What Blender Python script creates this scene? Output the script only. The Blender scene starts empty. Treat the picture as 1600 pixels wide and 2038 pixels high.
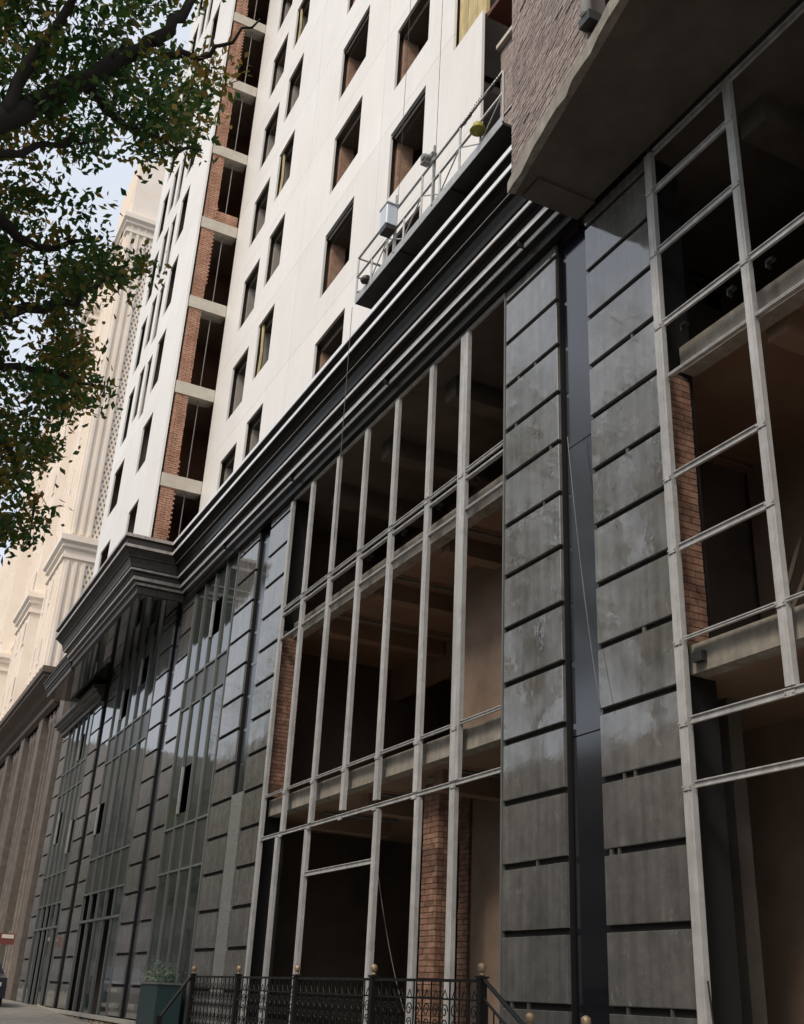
import bpy, bmesh, math, random
import numpy as np
from mathutils import Vector, Matrix
random.seed(7); rng = np.random.default_rng(11)
scene = bpy.context.scene
C = scene.collection

# ------------------------------------------------------------------ camera
YAW, PIT, ROLL, FPX, EYE = -1.1190, .4302, .0514, 2117.6, 1.6
cf = Vector((math.sin(YAW)*math.cos(PIT), math.cos(YAW)*math.cos(PIT), math.sin(PIT)))
cr0 = Vector((math.cos(YAW), -math.sin(YAW), 0)); cu0 = cr0.cross(cf)
cr = cr0*math.cos(ROLL)+cu0*math.sin(ROLL); cu = -cr0*math.sin(ROLL)+cu0*math.cos(ROLL)
cam = bpy.data.cameras.new('camera'); camo = bpy.data.objects.new('camera', cam); C.objects.link(camo)
camo.matrix_world = Matrix(((cr.x, cu.x, -cf.x, 0), (cr.y, cu.y, -cf.y, 0), (cr.z, cu.z, -cf.z, EYE), (0, 0, 0, 1)))
cam.sensor_fit = 'HORIZONTAL'; cam.sensor_width = 36; cam.lens = 36*FPX/1600
cam.clip_start = .05; cam.clip_end = 3000
scene.camera = camo

# ------------------------------------------------------------------ sky, sun, exposure
SUN_EL, SUN_AZ = math.radians(48), math.radians(152)     # azimuth clockwise from +Y
w = bpy.data.worlds.new('World'); scene.world = w; w.use_nodes = True
nt = w.node_tree; nt.nodes.clear()
sky = nt.nodes.new('ShaderNodeTexSky'); sky.sky_type = 'NISHITA'; sky.sun_disc = False
sky.sun_elevation = SUN_EL; sky.sun_rotation = SUN_AZ; sky.air_density = 1.0; sky.dust_density = 4.0; sky.ozone_density = .6
bg = nt.nodes.new('ShaderNodeBackground'); bg.inputs[1].default_value = .06
wo = nt.nodes.new('ShaderNodeOutputWorld')
# thin bright high haze spread evenly over the clear sky
bg2 = nt.nodes.new('ShaderNodeBackground'); bg2.inputs[0].default_value = (.90, .94, 1.0, 1); bg2.inputs[1].default_value = .76
ads = nt.nodes.new('ShaderNodeAddShader')
nt.links.new(sky.outputs[0], bg.inputs[0]); nt.links.new(bg.outputs[0], ads.inputs[0]); nt.links.new(bg2.outputs[0], ads.inputs[1]); nt.links.new(ads.outputs[0], wo.inputs[0])
sl = bpy.data.lights.new('sun', 'SUN'); sl.energy = 2.3; sl.angle = math.radians(14); sl.color = (1, .87, .72)
so = bpy.data.objects.new('sun', sl); C.objects.link(so)
sd = Vector((math.sin(SUN_AZ)*math.cos(SUN_EL), math.cos(SUN_AZ)*math.cos(SUN_EL), math.sin(SUN_EL)))
so.rotation_euler = sd.to_track_quat('Z', 'Y').to_euler()
scene.view_settings.view_transform = 'Standard'; scene.view_settings.look = 'None'
scene.view_settings.exposure = 0.0; scene.view_settings.gamma = 1.0

# ------------------------------------------------------------------ materials
MATS = {}
def mat(name, col, rough=.7, metal=0., spec=.5, noise=None, bump=0., bscale=20., rvar=0., objvar=0., coat=0., stretch=(1, 1, 1), col2=None, nscale=2.0, streak=0., ior=1.5, spots=None):
    m = bpy.data.materials.new(name); m.use_nodes = True
    n = m.node_tree.nodes; l = m.node_tree.links
    b = n['Principled BSDF']
    b.inputs['Roughness'].default_value = rough; b.inputs['Metallic'].default_value = metal
    b.inputs['Specular IOR Level'].default_value = spec; b.inputs['Coat Weight'].default_value = coat
    b.inputs['Coat Roughness'].default_value = .06
    b.inputs['Base Color'].default_value = (*col, 1)
    b.inputs['IOR'].default_value = ior
    geo = n.new('ShaderNodeNewGeometry')
    mp = n.new('ShaderNodeMapping'); mp.inputs['Scale'].default_value = stretch
    l.new(geo.outputs['Position'], mp.inputs['Vector'])
    cur = None
    if col2 is not None:
        t = n.new('ShaderNodeTexNoise'); t.inputs['Scale'].default_value = nscale; t.inputs['Detail'].default_value = 7; t.inputs['Roughness'].default_value = .65
        l.new(mp.outputs[0], t.inputs['Vector'])
        r = n.new('ShaderNodeValToRGB'); r.color_ramp.elements[0].position = .32; r.color_ramp.elements[1].position = .68
        r.color_ramp.elements[0].color = (*col, 1); r.color_ramp.elements[1].color = (*col2, 1)
        l.new(t.outputs[0], r.inputs[0]); cur = r.outputs[0]
    if streak:
        mp2 = n.new('ShaderNodeMapping'); mp2.inputs['Scale'].default_value = (5, 5, .35); l.new(geo.outputs['Position'], mp2.inputs['Vector'])
        t2 = n.new('ShaderNodeTexNoise'); t2.inputs['Scale'].default_value = 1.6; t2.inputs['Detail'].default_value = 6; l.new(mp2.outputs[0], t2.inputs['Vector'])
        mr = n.new('ShaderNodeMapRange'); mr.inputs[1].default_value = .35; mr.inputs[2].default_value = .7
        mr.inputs[3].default_value = 1-streak; mr.inputs[4].default_value = 1+streak*.5; l.new(t2.outputs[0], mr.inputs[0])
        mx = n.new('ShaderNodeVectorMath'); mx.operation = 'SCALE'
        if cur: l.new(cur, mx.inputs[0])
        else: mx.inputs[0].default_value = col
        l.new(mr.outputs[0], mx.inputs['Scale']); cur = mx.outputs[0]
    if objvar:
        oi = n.new('ShaderNodeObjectInfo'); mr = n.new('ShaderNodeMapRange'); mr.inputs[3].default_value = 1-objvar; mr.inputs[4].default_value = 1+objvar
        l.new(oi.outputs['Random'], mr.inputs[0])
        mx = n.new('ShaderNodeVectorMath'); mx.operation = 'SCALE'
        if cur: l.new(cur, mx.inputs[0])
        else: mx.inputs[0].default_value = col
        l.new(mr.outputs[0], mx.inputs['Scale']); cur = mx.outputs[0]
    if spots:
        mp5 = n.new('ShaderNodeMapping'); mp5.inputs['Scale'].default_value = (1, 1, .55); l.new(geo.outputs['Position'], mp5.inputs['Vector'])
        t5 = n.new('ShaderNodeTexNoise'); t5.inputs['Scale'].default_value = 7; t5.inputs['Detail'].default_value = 9; t5.inputs['Roughness'].default_value = .72; t5.inputs['Distortion'].default_value = .8
        l.new(mp5.outputs[0], t5.inputs['Vector'])
        r5 = n.new('ShaderNodeMapRange'); r5.inputs[1].default_value = .60; r5.inputs[2].default_value = .74; r5.inputs[3].default_value = 0; r5.inputs[4].default_value = .8; l.new(t5.outputs[0], r5.inputs[0])
        m5 = n.new('ShaderNodeMix'); m5.data_type = 'RGBA'; l.new(r5.outputs[0], m5.inputs[0]); l.new(cur, m5.inputs[6]); m5.inputs[7].default_value = (*spots, 1); cur = m5.outputs[2]
    if cur: l.new(cur, b.inputs['Base Color'])
    if rvar:
        t3 = n.new('ShaderNodeTexNoise'); t3.inputs['Scale'].default_value = 3.1; t3.inputs['Detail'].default_value = 5
        l.new(geo.outputs['Position'], t3.inputs['Vector'])
        mr = n.new('ShaderNodeMapRange'); mr.inputs[1].default_value = .35; mr.inputs[2].default_value = .65
        mr.inputs[3].default_value = max(.02, rough-rvar); mr.inputs[4].default_value = rough+rvar
        l.new(t3.outputs[0], mr.inputs[0]); l.new(mr.outputs[0], b.inputs['Roughness'])
    if bump:
        t4 = n.new('ShaderNodeTexNoise'); t4.inputs['Scale'].default_value = bscale; t4.inputs['Detail'].default_value = 4
        l.new(geo.outputs['Position'], t4.inputs['Vector'])
        bp = n.new('ShaderNodeBump'); bp.inputs['Strength'].default_value = bump; bp.inputs['Distance'].default_value = .02
        l.new(t4.outputs[0], bp.inputs['Height']); l.new(bp.outputs[0], b.inputs['Normal'])
    MATS[name] = m; return m

STONE = mat('polished_grey_stone', (.106, .105, .100), .05, spec=.5, ior=2.05, col2=(.158, .157, .152), nscale=5, rvar=.06, objvar=.10, streak=.25, bump=.16, bscale=1.6, spots=(.27, .265, .25))  # pale spots: mortar splashes, and mottled reflections painted into the colour
STRIP = mat('dark_blue_metal', (.007, .008, .012), .12, ior=1.9, bump=.03, bscale=1.5)
BACK = mat('black_membrane', (.006, .006, .006), .9)
CORN = mat('dark_granite_cornice', (.008, .007, .006), .30, spec=.12, col2=(.017, .015, .013), nscale=9, bump=.04, bscale=6)
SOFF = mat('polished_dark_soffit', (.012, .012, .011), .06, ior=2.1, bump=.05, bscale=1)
GLINT = mat('bright_cornice_highlight', (.86, .85, .86), .3, metal=.3, bump=.015, bscale=2, streak=.12)  # near-white colour stands in for sky highlights on the cornice
GLINTD = mat('dim_cornice_highlight', (.42, .38, .35), .45, metal=.4, streak=.3)  # dimmer painted highlight, for the left cornice and one thin band
CORNL = mat('weathered_stone_cornice', (.035, .030, .025), .5, col2=(.065, .055, .047), nscale=3, streak=.2)
REDBR = mat('reddish_brown_room', (.13, .055, .03), .95, col2=(.19, .085, .05), nscale=.6)
ROOMW = mat('grey_brown_room', (.11, .09, .075), .95, col2=(.15, .125, .10), nscale=1)
STEEL = mat('grey_primed_steel', (.45, .455, .455), .5, col2=(.34, .34, .335), nscale=5, streak=.22, bump=.08, spots=(.24, .19, .15))
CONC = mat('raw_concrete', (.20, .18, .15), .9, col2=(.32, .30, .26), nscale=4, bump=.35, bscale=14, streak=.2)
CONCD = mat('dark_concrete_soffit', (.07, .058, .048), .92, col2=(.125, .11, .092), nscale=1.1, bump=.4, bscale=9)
BEAM = mat('pale_concrete_beam', (.46, .42, .36), .85, col2=(.56, .53, .46), nscale=3, bump=.2)
PLAST = mat('brown_render_wall', (.17, .12, .088), .9, col2=(.26, .19, .145), nscale=1.2, bump=.25, spots=(.30, .245, .19))
CEIL = mat('brown_ceiling', (.20, .13, .088), .9, col2=(.25, .17, .12), nscale=1.0)
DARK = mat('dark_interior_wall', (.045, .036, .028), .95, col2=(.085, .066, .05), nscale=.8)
BRICKM = mat('red_brick', (.13, .062, .042), .9, col2=(.30, .18, .125), nscale=7, objvar=.25, bump=.4, bscale=60)
BRICKO = mat('orange_brick', (.30, .145, .09), .9, col2=(.50, .30, .21), nscale=2.2, streak=.2, bump=.3)
BRICKG = mat('pinkish_grey_brick', (.21, .165, .15), .9, col2=(.35, .295, .27), nscale=8, objvar=.22, bump=.5, bscale=50)
MORT = mat('mortar', (.10, .075, .06), .95, bump=.4, bscale=40)
MORTG = mat('pale_mortar', (.13, .11, .10), .95, bump=.4, bscale=40)
BRICKT = mat('tower_brick', (.27, .155, .105), .9, col2=(.42, .28, .20), nscale=6, bump=.4, bscale=30)
WHITE = mat('white_cladding', (.755, .735, .70), .5, col2=(.82, .81, .79), nscale=.35, objvar=.03, bump=.03, bscale=2, streak=.04, spots=(.66, .64, .60))
GREYP = mat('grey_render', (.30, .27, .24), .9, col2=(.4, .37, .33), nscale=1)
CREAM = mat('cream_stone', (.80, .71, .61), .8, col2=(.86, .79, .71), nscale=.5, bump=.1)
CREAMD = mat('dull_dark_brown', (.22, .17, .13), .9)  # plain dark brown for ornament holes, slit windows, deck and cloth
NBROWN = mat('brown_cornice_stone', (.07, .05, .037), .6, col2=(.11, .08, .06), nscale=2)
NPIL = mat('mauve_stone_pilaster', (.10, .082, .070), .6, col2=(.165, .14, .12), nscale=3)
GLASS = mat('dark_tinted_glass', (.030, .038, .034), .04, ior=1.9, bump=.09, bscale=1.1)
SPAND = mat('dark_spandrel', (.035, .037, .032), .35, col2=(.05, .052, .046), nscale=4)
ALU = mat('weathered_aluminium', (.15, .16, .155), .45, metal=.1, streak=.3)
HOISTD = mat('worn_grey_paint', (.14, .14, .14), .5, col2=(.3, .3, .29), nscale=14)
OLIVE = mat('dull_yellow_plastic', (.30, .27, .04), .5)
YELL = mat('yellow_board', (.42, .32, .13), .7, col2=(.58, .48, .27), nscale=2.5, streak=.2)
IRON = mat('black_iron', (.008, .008, .008), .5, spec=.3)
BRASS = mat('tarnished_brass', (.26, .18, .11), .5, metal=.5, col2=(.40, .30, .20), nscale=20)
GALV = mat('galvanised_steel', (.33, .34, .34), .5, metal=.4, col2=(.45, .46, .46), nscale=12)
DECKM = mat('grimy_deck', (.035, .035, .034), .85, col2=(.06, .06, .056), nscale=4)
HOISTW = mat('pale_blue_enamel', (.50, .56, .64), .4)
BLACKP = mat('black_plastic', (.02, .02, .02), .5)
ASPH = mat('asphalt', (.045, .045, .045), .9, col2=(.06, .06, .058), nscale=8, bump=.3, bscale=60)
PAVE = mat('pale_paving', (.26, .25, .225), .85, col2=(.34, .325, .29), nscale=2, bump=.2)
RUBB = mat('rubble_stone', (.13, .085, .06), .9, col2=(.34, .30, .23), nscale=2.6, bump=.5, bscale=12, objvar=.35)
BARK = mat('bark', (.022, .018, .014), .95, bump=.5, bscale=18)
TWALL = mat('neutral_facade', (.22, .20, .18), .9, col2=(.28, .26, .24), nscale=.5)
TEAL = mat('dark_teal_paint', (.012, .035, .04), .45)
CARP = mat('dark_car_paint', (.012, .016, .024), .25, coat=.8)
RUBBER = mat('tyre_rubber', (.015, .015, .015), .8)
REDL = mat('red_painted_sign', (.22, .06, .055), .6)
REDW = mat('dark_red_board', (.10, .025, .018), .7)
MOTT = mat('mottled_film', (.09, .09, .082), .5, col2=(.24, .245, .235), nscale=26, bump=.3, bscale=30)
CLIP = mat('fixing_clip', (.09, .085, .075), .6)

def leafmat(name, cols):
    m = bpy.data.materials.new(name); m.use_nodes = True
    n = m.node_tree.nodes; l = m.node_tree.links; n.clear()
    geo = n.new('ShaderNodeNewGeometry'); t = n.new('ShaderNodeTexNoise'); t.inputs['Scale'].default_value = 1.1; t.inputs['Detail'].default_value = 3
    l.new(geo.outputs['Position'], t.inputs['Vector'])
    ad = n.new('ShaderNodeMath'); ad.operation = 'MULTIPLY_ADD'; ad.inputs[1].default_value = .30; l.new(geo.outputs['Random Per Island'], ad.inputs[0]); 
    sb = n.new('ShaderNodeMath'); sb.operation = 'SUBTRACT'; sb.inputs[1].default_value = .15; l.new(t.outputs[0], sb.inputs[0]); l.new(sb.outputs[0], ad.inputs[2])
    r = n.new('ShaderNodeValToRGB'); e = r.color_ramp.elements
    e[0].position = .35; e[0].color = (*cols[0], 1); e[1].position = .68; e[1].color = (*cols[2], 1)
    k = e.new(.54); k.color = (*cols[1], 1)
    l.new(ad.outputs[0], r.inputs[0])
    d = n.new('ShaderNodeBsdfPrincipled'); d.inputs['Roughness'].default_value = .5; l.new(r.outputs[0], d.inputs['Base Color'])
    tr = n.new('ShaderNodeBsdfTranslucent'); l.new(r.outputs[0], tr.inputs[0])
    mx = n.new('ShaderNodeMixShader'); mx.inputs[0].default_value = .5
    o = n.new('ShaderNodeOutputMaterial')
    l.new(d.outputs[0], mx.inputs[1]); l.new(tr.outputs[0], mx.inputs[2]); l.new(mx.outputs[0], o.inputs[0])
    return m
LEAF = leafmat('tree_leaves', [(.025, .09, .022), (.085, .145, .024), (.34, .21, .04)])
LEAFP = leafmat('pale_shrub_leaves', [(.10, .16, .12), (.22, .28, .22), (.3, .3, .22)])

# ------------------------------------------------------------------ helpers
class MB:
    def __init__(s): s.v = []; s.f = []
    def add(s, vs, fs):
        o = len(s.v); s.v += [tuple(v) for v in vs]; s.f += [tuple(i+o for i in f) for f in fs]; return s
    def box(s, x0, x1, y0, y1, z0, z1):
        return s.add([(x0, y0, z0), (x1, y0, z0), (x1, y1, z0), (x0, y1, z0), (x0, y0, z1), (x1, y0, z1), (x1, y1, z1), (x0, y1, z1)],
                     [(3, 2, 1, 0), (4, 5, 6, 7), (0, 1, 5, 4), (1, 2, 6, 5), (2, 3, 7, 6), (3, 0, 4, 7)])
    def prism(s, pts, z0, z1):
        n = len(pts)
        return s.add([(p[0], p[1], z0) for p in pts]+[(p[0], p[1], z1) for p in pts],
                     [tuple(range(n))[::-1], tuple(range(n, 2*n))]+[(i, (i+1) % n, n+(i+1) % n, n+i) for i in range(n)])
    def panel(s, x0, x1, yf, yb, z0, z1, c=.008):
        v = [(x0, yb, z0), (x1, yb, z0), (x1, yb, z1), (x0, yb, z1), (x0, yf+c, z0), (x1, yf+c, z0), (x1, yf+c, z1), (x0, yf+c, z1),
             (x0+c, yf, z0+c), (x1-c, yf, z0+c), (x1-c, yf, z1-c), (x0+c, yf, z1-c)]
        f = [(3, 2, 1, 0), (8, 9, 10, 11)]
        for i in range(4):
            j = (i+1) % 4; f += [(i, j, 4+j, 4+i), (4+i, 4+j, 8+j, 8+i)]
        return s.add(v, f)
    def tube(s, pts, rads, n=8):
        pts = [Vector(p) for p in pts]
        if not hasattr(rads, '__len__'): rads = [rads]*len(pts)
        vs = []; up = Vector((.31, .2, .93)); prev = None
        for i, p in enumerate(pts):
            t = (pts[min(i+1, len(pts)-1)]-pts[max(i-1, 0)]).normalized()
            a = t.cross(up) if prev is None else prev-t*prev.dot(t)
            if a.length < 1e-4: a = t.cross(Vector((1, 0, 0)))
            a.normalize(); prev = a; b = t.cross(a)
            for k in range(n):
                q = 2*math.pi*k/n; vs.append(p+(a*math.cos(q)+b*math.sin(q))*rads[i])
        fs = [(i*n+k, i*n+(k+1) % n, (i+1)*n+(k+1) % n, (i+1)*n+k) for i in range(len(pts)-1) for k in range(n)]
        fs += [tuple(range(n))[::-1], tuple(range((len(pts)-1)*n, len(pts)*n))]
        return s.add(vs, fs)
    def lathe(s, cx, cy, prof, n=16):
        vs = [(cx+r*math.cos(2*math.pi*k/n), cy+r*math.sin(2*math.pi*k/n), z) for r, z in prof for k in range(n)]
        fs = [(i*n+k, i*n+(k+1) % n, (i+1)*n+(k+1) % n, (i+1)*n+k) for i in range(len(prof)-1) for k in range(n)]
        fs += [tuple(range(n))[::-1], tuple(range((len(prof)-1)*n, len(prof)*n))]
        return s.add(vs, fs)
    def build(s, name, m, parent=None, smooth=False):
        me = bpy.data.meshes.new(name); me.from_pydata(s.v, [], s.f); me.materials.append(m)
        if smooth: me.polygons.foreach_set('use_smooth', [True]*len(me.polygons))
        me.update()
        return link(name, me, parent)
def link(name, me, parent=None, loc=None, rz=0):
    o = bpy.data.objects.new(name, me); C.objects.link(o)
    if parent: o.parent = parent
    if loc is not None: o.location = loc
    if rz: o.rotation_euler.z = rz
    return o
def box(name, x0, x1, y0, y1, z0, z1, m, parent=None): return MB().box(x0, x1, y0, y1, z0, z1).build(name, m, parent)
def thing(name, label, cat, group=None):
    o = bpy.data.objects.new(name, None); C.objects.link(o); o.empty_display_size = .2
    o['label'] = label; o['category'] = cat
    if group: o['group'] = group
    return o
def tag(o, label, cat, group=None):
    o['label'] = label; o['category'] = cat
    if group: o['group'] = group
    return o
def struct(o): o['kind'] = 'structure'; return o
def stuff(o): o['kind'] = 'stuff'; return o
def ray(px, py): return cf*FPX+cr*(px-800)-cu*(py-1019)
def at(px, py, dist):
    d = ray(px, py).normalized(); return Vector((0, 0, EYE))+d*dist

def brick_block(parent, x0, x1, y0, y1, z0, z1, m, mortar, name='brick', course=.078, length=.25, individual=True, face='y'):
    """bricks laid round a mortar core; face y: seen on -Y; face x: seen on +X; face xy: both"""
    g = .011
    MB().box(x0+.012, x1-.012, y0+.012, y1-.012, z0, z1).build('mortar_bed', mortar, parent)
    rows = int((z1-z0)/course)
    protos = {}
    joined = MB()
    def put(xa, xb, ya, yb, za):
        j = random.uniform(-.004, .004)
        if individual:
            k = (round(xb-xa, 3), round(yb-ya, 3))
            if k not in protos:
                me = bpy.data.meshes.new('brick'); b = MB().box(0, xb-xa, 0, yb-ya, 0, course-g); me.from_pydata(b.v, [], b.f); me.materials.append(m); protos[k] = me
            link(name, protos[k], parent, (xa, ya+j, za))
        else:
            joined.box(xa+j, xb+j, ya+j, yb+j, za, za+course-g)
    for r in range(rows):
        z = z0+r*course+g*.5
        off = (r % 2)*length*.5
        if 'y' in face:
            x = x0-off
            while x < x1-.02:
                a = max(x, x0); b = min(x+length-g, x1)
                if b-a > .03: put(a, b, y0, y0+.1, z)
                x += length
        if 'x' in face:
            ys = y0+(.1+g if 'y' in face else 0)
            y = ys-off
            while y < y1-.02:
                a = max(y, ys); b = min(y+length-g, y1)
                if b-a > .03: put(x1-.1, x1, a, b, z)
                y += length
    if not individual: stuff(joined.build(name, m, parent))

# ================================================================== ground
prof = [(60, 0), (-15, 0), (-28, .32), (-42, .70), (-80, 1.0), (-400, 2.0), (-1500, 3)]
def gz(x):
    for (a, za), (b, zb) in zip(prof, prof[1:]):
        if x >= b: return za+(zb-za)*(a-x)/(a-b) if x < a else za
    return 3
def strip_sheet(name, y0, y1, dz, m, thick=0):
    b = MB()
    pr = [(600, 0)]+prof
    for (a, za), (c, zc) in zip(pr, pr[1:]):
        b.add([(a, y0, za+dz), (a, y1, za+dz), (c, y1, zc+dz), (c, y0, zc+dz)], [(0, 1, 2, 3)])
        if thick: b.add([(a, y0, za+dz), (c, y0, zc+dz), (c, y0, zc-.3), (a, y0, za-.3)], [(0, 1, 2, 3)])
    return struct(b.build(name, m))
strip_sheet('ground', -700, 700, -.012, ASPH)
strip_sheet('road', -11.5, .6, 0, ASPH)
# paved footway in slabs (joined): kerb first
strip_sheet('kerb', .6, .75, .12, CONC, 1)
strip_sheet('pavement', .75, 7.6, .115, PAVE, 0)
strip_sheet('far_pavement', -15.9, -11.5, .12, PAVE, 0)
b = MB()
for i in range(140):
    x = -8-i*.45
    for j in range(11):
        y = 1+j*.58
        z = gz(x)+.118
        b.box(x-.44, x-.006, y+.006, y+.574, z-.03, z+random.uniform(.004, .012)+.02)
stuff(struct(b.build('paving_slabs', PAVE)))['kind'] = 'structure'

# ================================================================== main building
B = thing('tower_building', 'white clad high-rise on a dark stone podium with unglazed steel window frames, still under construction', 'building')
Y0 = 7.5
ZB, ZT = .82, 12.05
J0, JP, JG = .83, .786, .075           # first joint, pitch, gap
# backing wall pieces behind all stone
def pil(x0, x1, name='stone_panel', ztop=ZT):
    k = 0
    z = J0
    while z < ztop-.05:
        za = z+JG*.5; zb = min(z+JP-JG*.5, ztop)
        if zb-za > .08:
            MB().panel(x0+.006, x1-.006, Y0, Y0+.05, za, zb).build(name, STONE, B)
        z += JP
    box('backing_wall', x0, x1, Y0+.052, Y0+.55, ZB-.3, ZT+1.3, BACK, B)
def strip(x0, x1, z0=ZB, z1=ZT):
    # recessed metal cover strip in three lengths
    zs = [z0]+[z for z in (4.6, 8.55) if z > z0+.5]+[z1]
    for a, c in zip(zs, zs[1:]):
        MB().panel(x0+.02, x1-.02, Y0+.10, Y0+.15, a+.0015, c-.0015).build('metal_cover_strip', STRIP, B)
    box('backing_wall', x0, x1, Y0+.16, Y0+.55, ZB-.3, ZT+1.3, BACK, B)
pil(-9.92, -8.56); strip(-10.64, -9.92); pil(-12.03, -10.64)
pil(-22.68, -21.34); strip(-23.50, -22.68, 5.62); pil(-24.95, -23.50)
MB().panel(-23.48, -22.70, Y0+.02, Y0+.07, ZB, 5.60).build('mottled_cover_strip', MOTT, B)
pil(-30.15, -28.85); strip(-30.98, -30.15); pil(-32.35, -30.98)
pil(-39.40, -38.05); strip(-40.25, -39.40, ZB, 11.6); pil(-41.70, -40.25, ztop=11.3)
pil(-48.0, -46.6, ztop=11.3)
# thin metal edge trims beside the middle bay
for x in (-12.05,):
    box('edge_trim', x-.012, x+.02, Y0-.012, Y0+.06, ZB, ZT, ALU, B)
# clips left in joints near the camera
for (x0, x1) in ((-12.0, -10.7), (-9.9, -8.6)):
    for k in range(13):
        for t in range(random.choice((0, 0, 0, 0, 1, 2))):
            x = random.uniform(x0+.05, x1-.08); z = J0+(k+1)*JP
            box('fixing_clip', x, x+random.uniform(.02, .05), Y0+.015, Y0+.05, z-JG*.5, z+JG*.45, CLIP, B)

# ---- open bay frames
def hbar(x0, x1, z, h=.07, d=.09, y=Y0-.02, name='transom'):
    # C-section: thin web with two lips
    b = MB(); b.box(x0, x1, y+.02, y+.035, z-h, z); b.box(x0, x1, y, y+.02, z-.012, z); b.box(x0, x1, y, y+.02, z-h, z-h+.012); b.box(x0, x1, y+.035, y+d, z-.012, z-.001)
    return b.build(name, STEEL, B)
def vbar(x, wd, z0, z1, y=Y0-.03, d=.07, name='mullion'):
    wd *= .88; x += random.uniform(-.008, .008)
    b = MB(); b.box(x-wd/2, x+wd/2, y, y+.02, z0, z1); b.box(x-wd/2, x-wd/2+.014, y+.02, y+d, z0, z1); b.box(x+wd/2-.014, x+wd/2, y+.02, y+d, z0, z1)
    b.box(x+wd*.12, x+wd*.12+.012, y-.006, y, z0, z1)
    return b.build(name, STEEL, B)
# middle bay
for x in (-20.02, -18.60, -17.20, -15.85, -14.47):
    vbar(x, .16 if x < -15 else .17, 9.36, ZT-.06)
    zlow = {-20.02: 4.46, -18.60: 4.46, -17.20: 4.52, -15.85: 4.52, -14.47: 4.46}[x]
    vbar(x, .16 if x < -15 else .17, zlow, 9.30)
vbar(-13.30, .28, 4.46, ZT-.06)
vbar(-21.24, .15, ZB, ZT-.06)
for x, wd in ((-20.22, .16), (-18.72, .17), (-15.80, .17), (-14.40, .16), (-13.32, .17)):
    vbar(x, wd, ZB, 4.37)
hbar(-21.17, -12.05, ZT, .06, name='head_rail'); hbar(-21.17, -12.05, 9.36, .07); hbar(-21.17, -12.05, 8.66, .035)
hbar(-21.17, -12.05, 5.29, .05); hbar(-21.17, -12.05, 4.46, .07)
hbar(-18.64, -15.88, 3.62, .08)
hbar(-21.17, -12.05, 9.20, .03)
# right bay
vbar(-8.46, .15, ZB, ZT-.02); vbar(-6.99, .13, 4.42, ZT-.02); vbar(-5.5, .13, ZB, ZT-.02); vbar(-4.0, .13, ZB, ZT-.02); vbar(-2.5, .13, ZB, ZT-.02)
hbar(-8.38, 2, ZT, .10, name='head_rail'); hbar(-8.38, -7.06, 11.42, .10); hbar(-8.38, -7.06, 10.44, .10)
hbar(-8.38, -7.06, 9.33, .09); hbar(-6.92, 2, 9.33, .09); hbar(-8.38, 2, 8.54, .035)
hbar(-8.38, -7.06, 7.24, .08); hbar(-8.38, -7.06, 6.34, .08)
hbar(-8.38, 2, 5.27, .04); hbar(-8.38, 2, 4.41, .08); hbar(-8.38, 2, 3.75, .07)
# rusty brackets under transoms
for x in (-8.2, -7.4, -6.8, -13.1, -14.3, -15.6, -17.0, -18.4, -19.8):
    b = MB(); b.box(x, x+.10, Y0+.08, Y0+.15, 9.16, 9.20); b.box(x, x+.02, Y0+.08, Y0+.15, 9.10, 9.16)
    b.build('bracket', BLACKP, B)
box('bracket', -8.36, -8.22, Y0+.06, Y0+.13, 4.99, 5.10, BLACKP, B)

# welded cleats where posts and rails meet
for x in (-20.02, -18.60, -17.20, -15.85, -14.47, -13.30):
    for z in (9.29, 5.22, 4.40):
        b = MB(); b.box(x-.075, x+.075, Y0-.045, Y0-.032, z-.045, z+.01); b.box(x-.07, x-.05, Y0-.055, Y0-.045, z-.025, z-.005); b.box(x+.05, x+.07, Y0-.055, Y0-.045, z-.025, z-.005)
        b.build('cleat', STEEL, B)
for x in (-8.46, -6.99):
    for z in (11.38, 10.38, 9.28, 7.2, 6.3, 5.24, 4.36, 3.71):
        if x > -8 and z < 4.3: continue
        b = MB(); b.box(x-.06, x+.06, Y0-.045, Y0-.032, z-.045, z+.01); b.box(x-.06, x-.04, Y0-.055, Y0-.045, z-.02, z); b.box(x+.04, x+.06, Y0-.055, Y0-.045, z-.02, z)
        b.build('cleat', STEEL, B)
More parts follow.
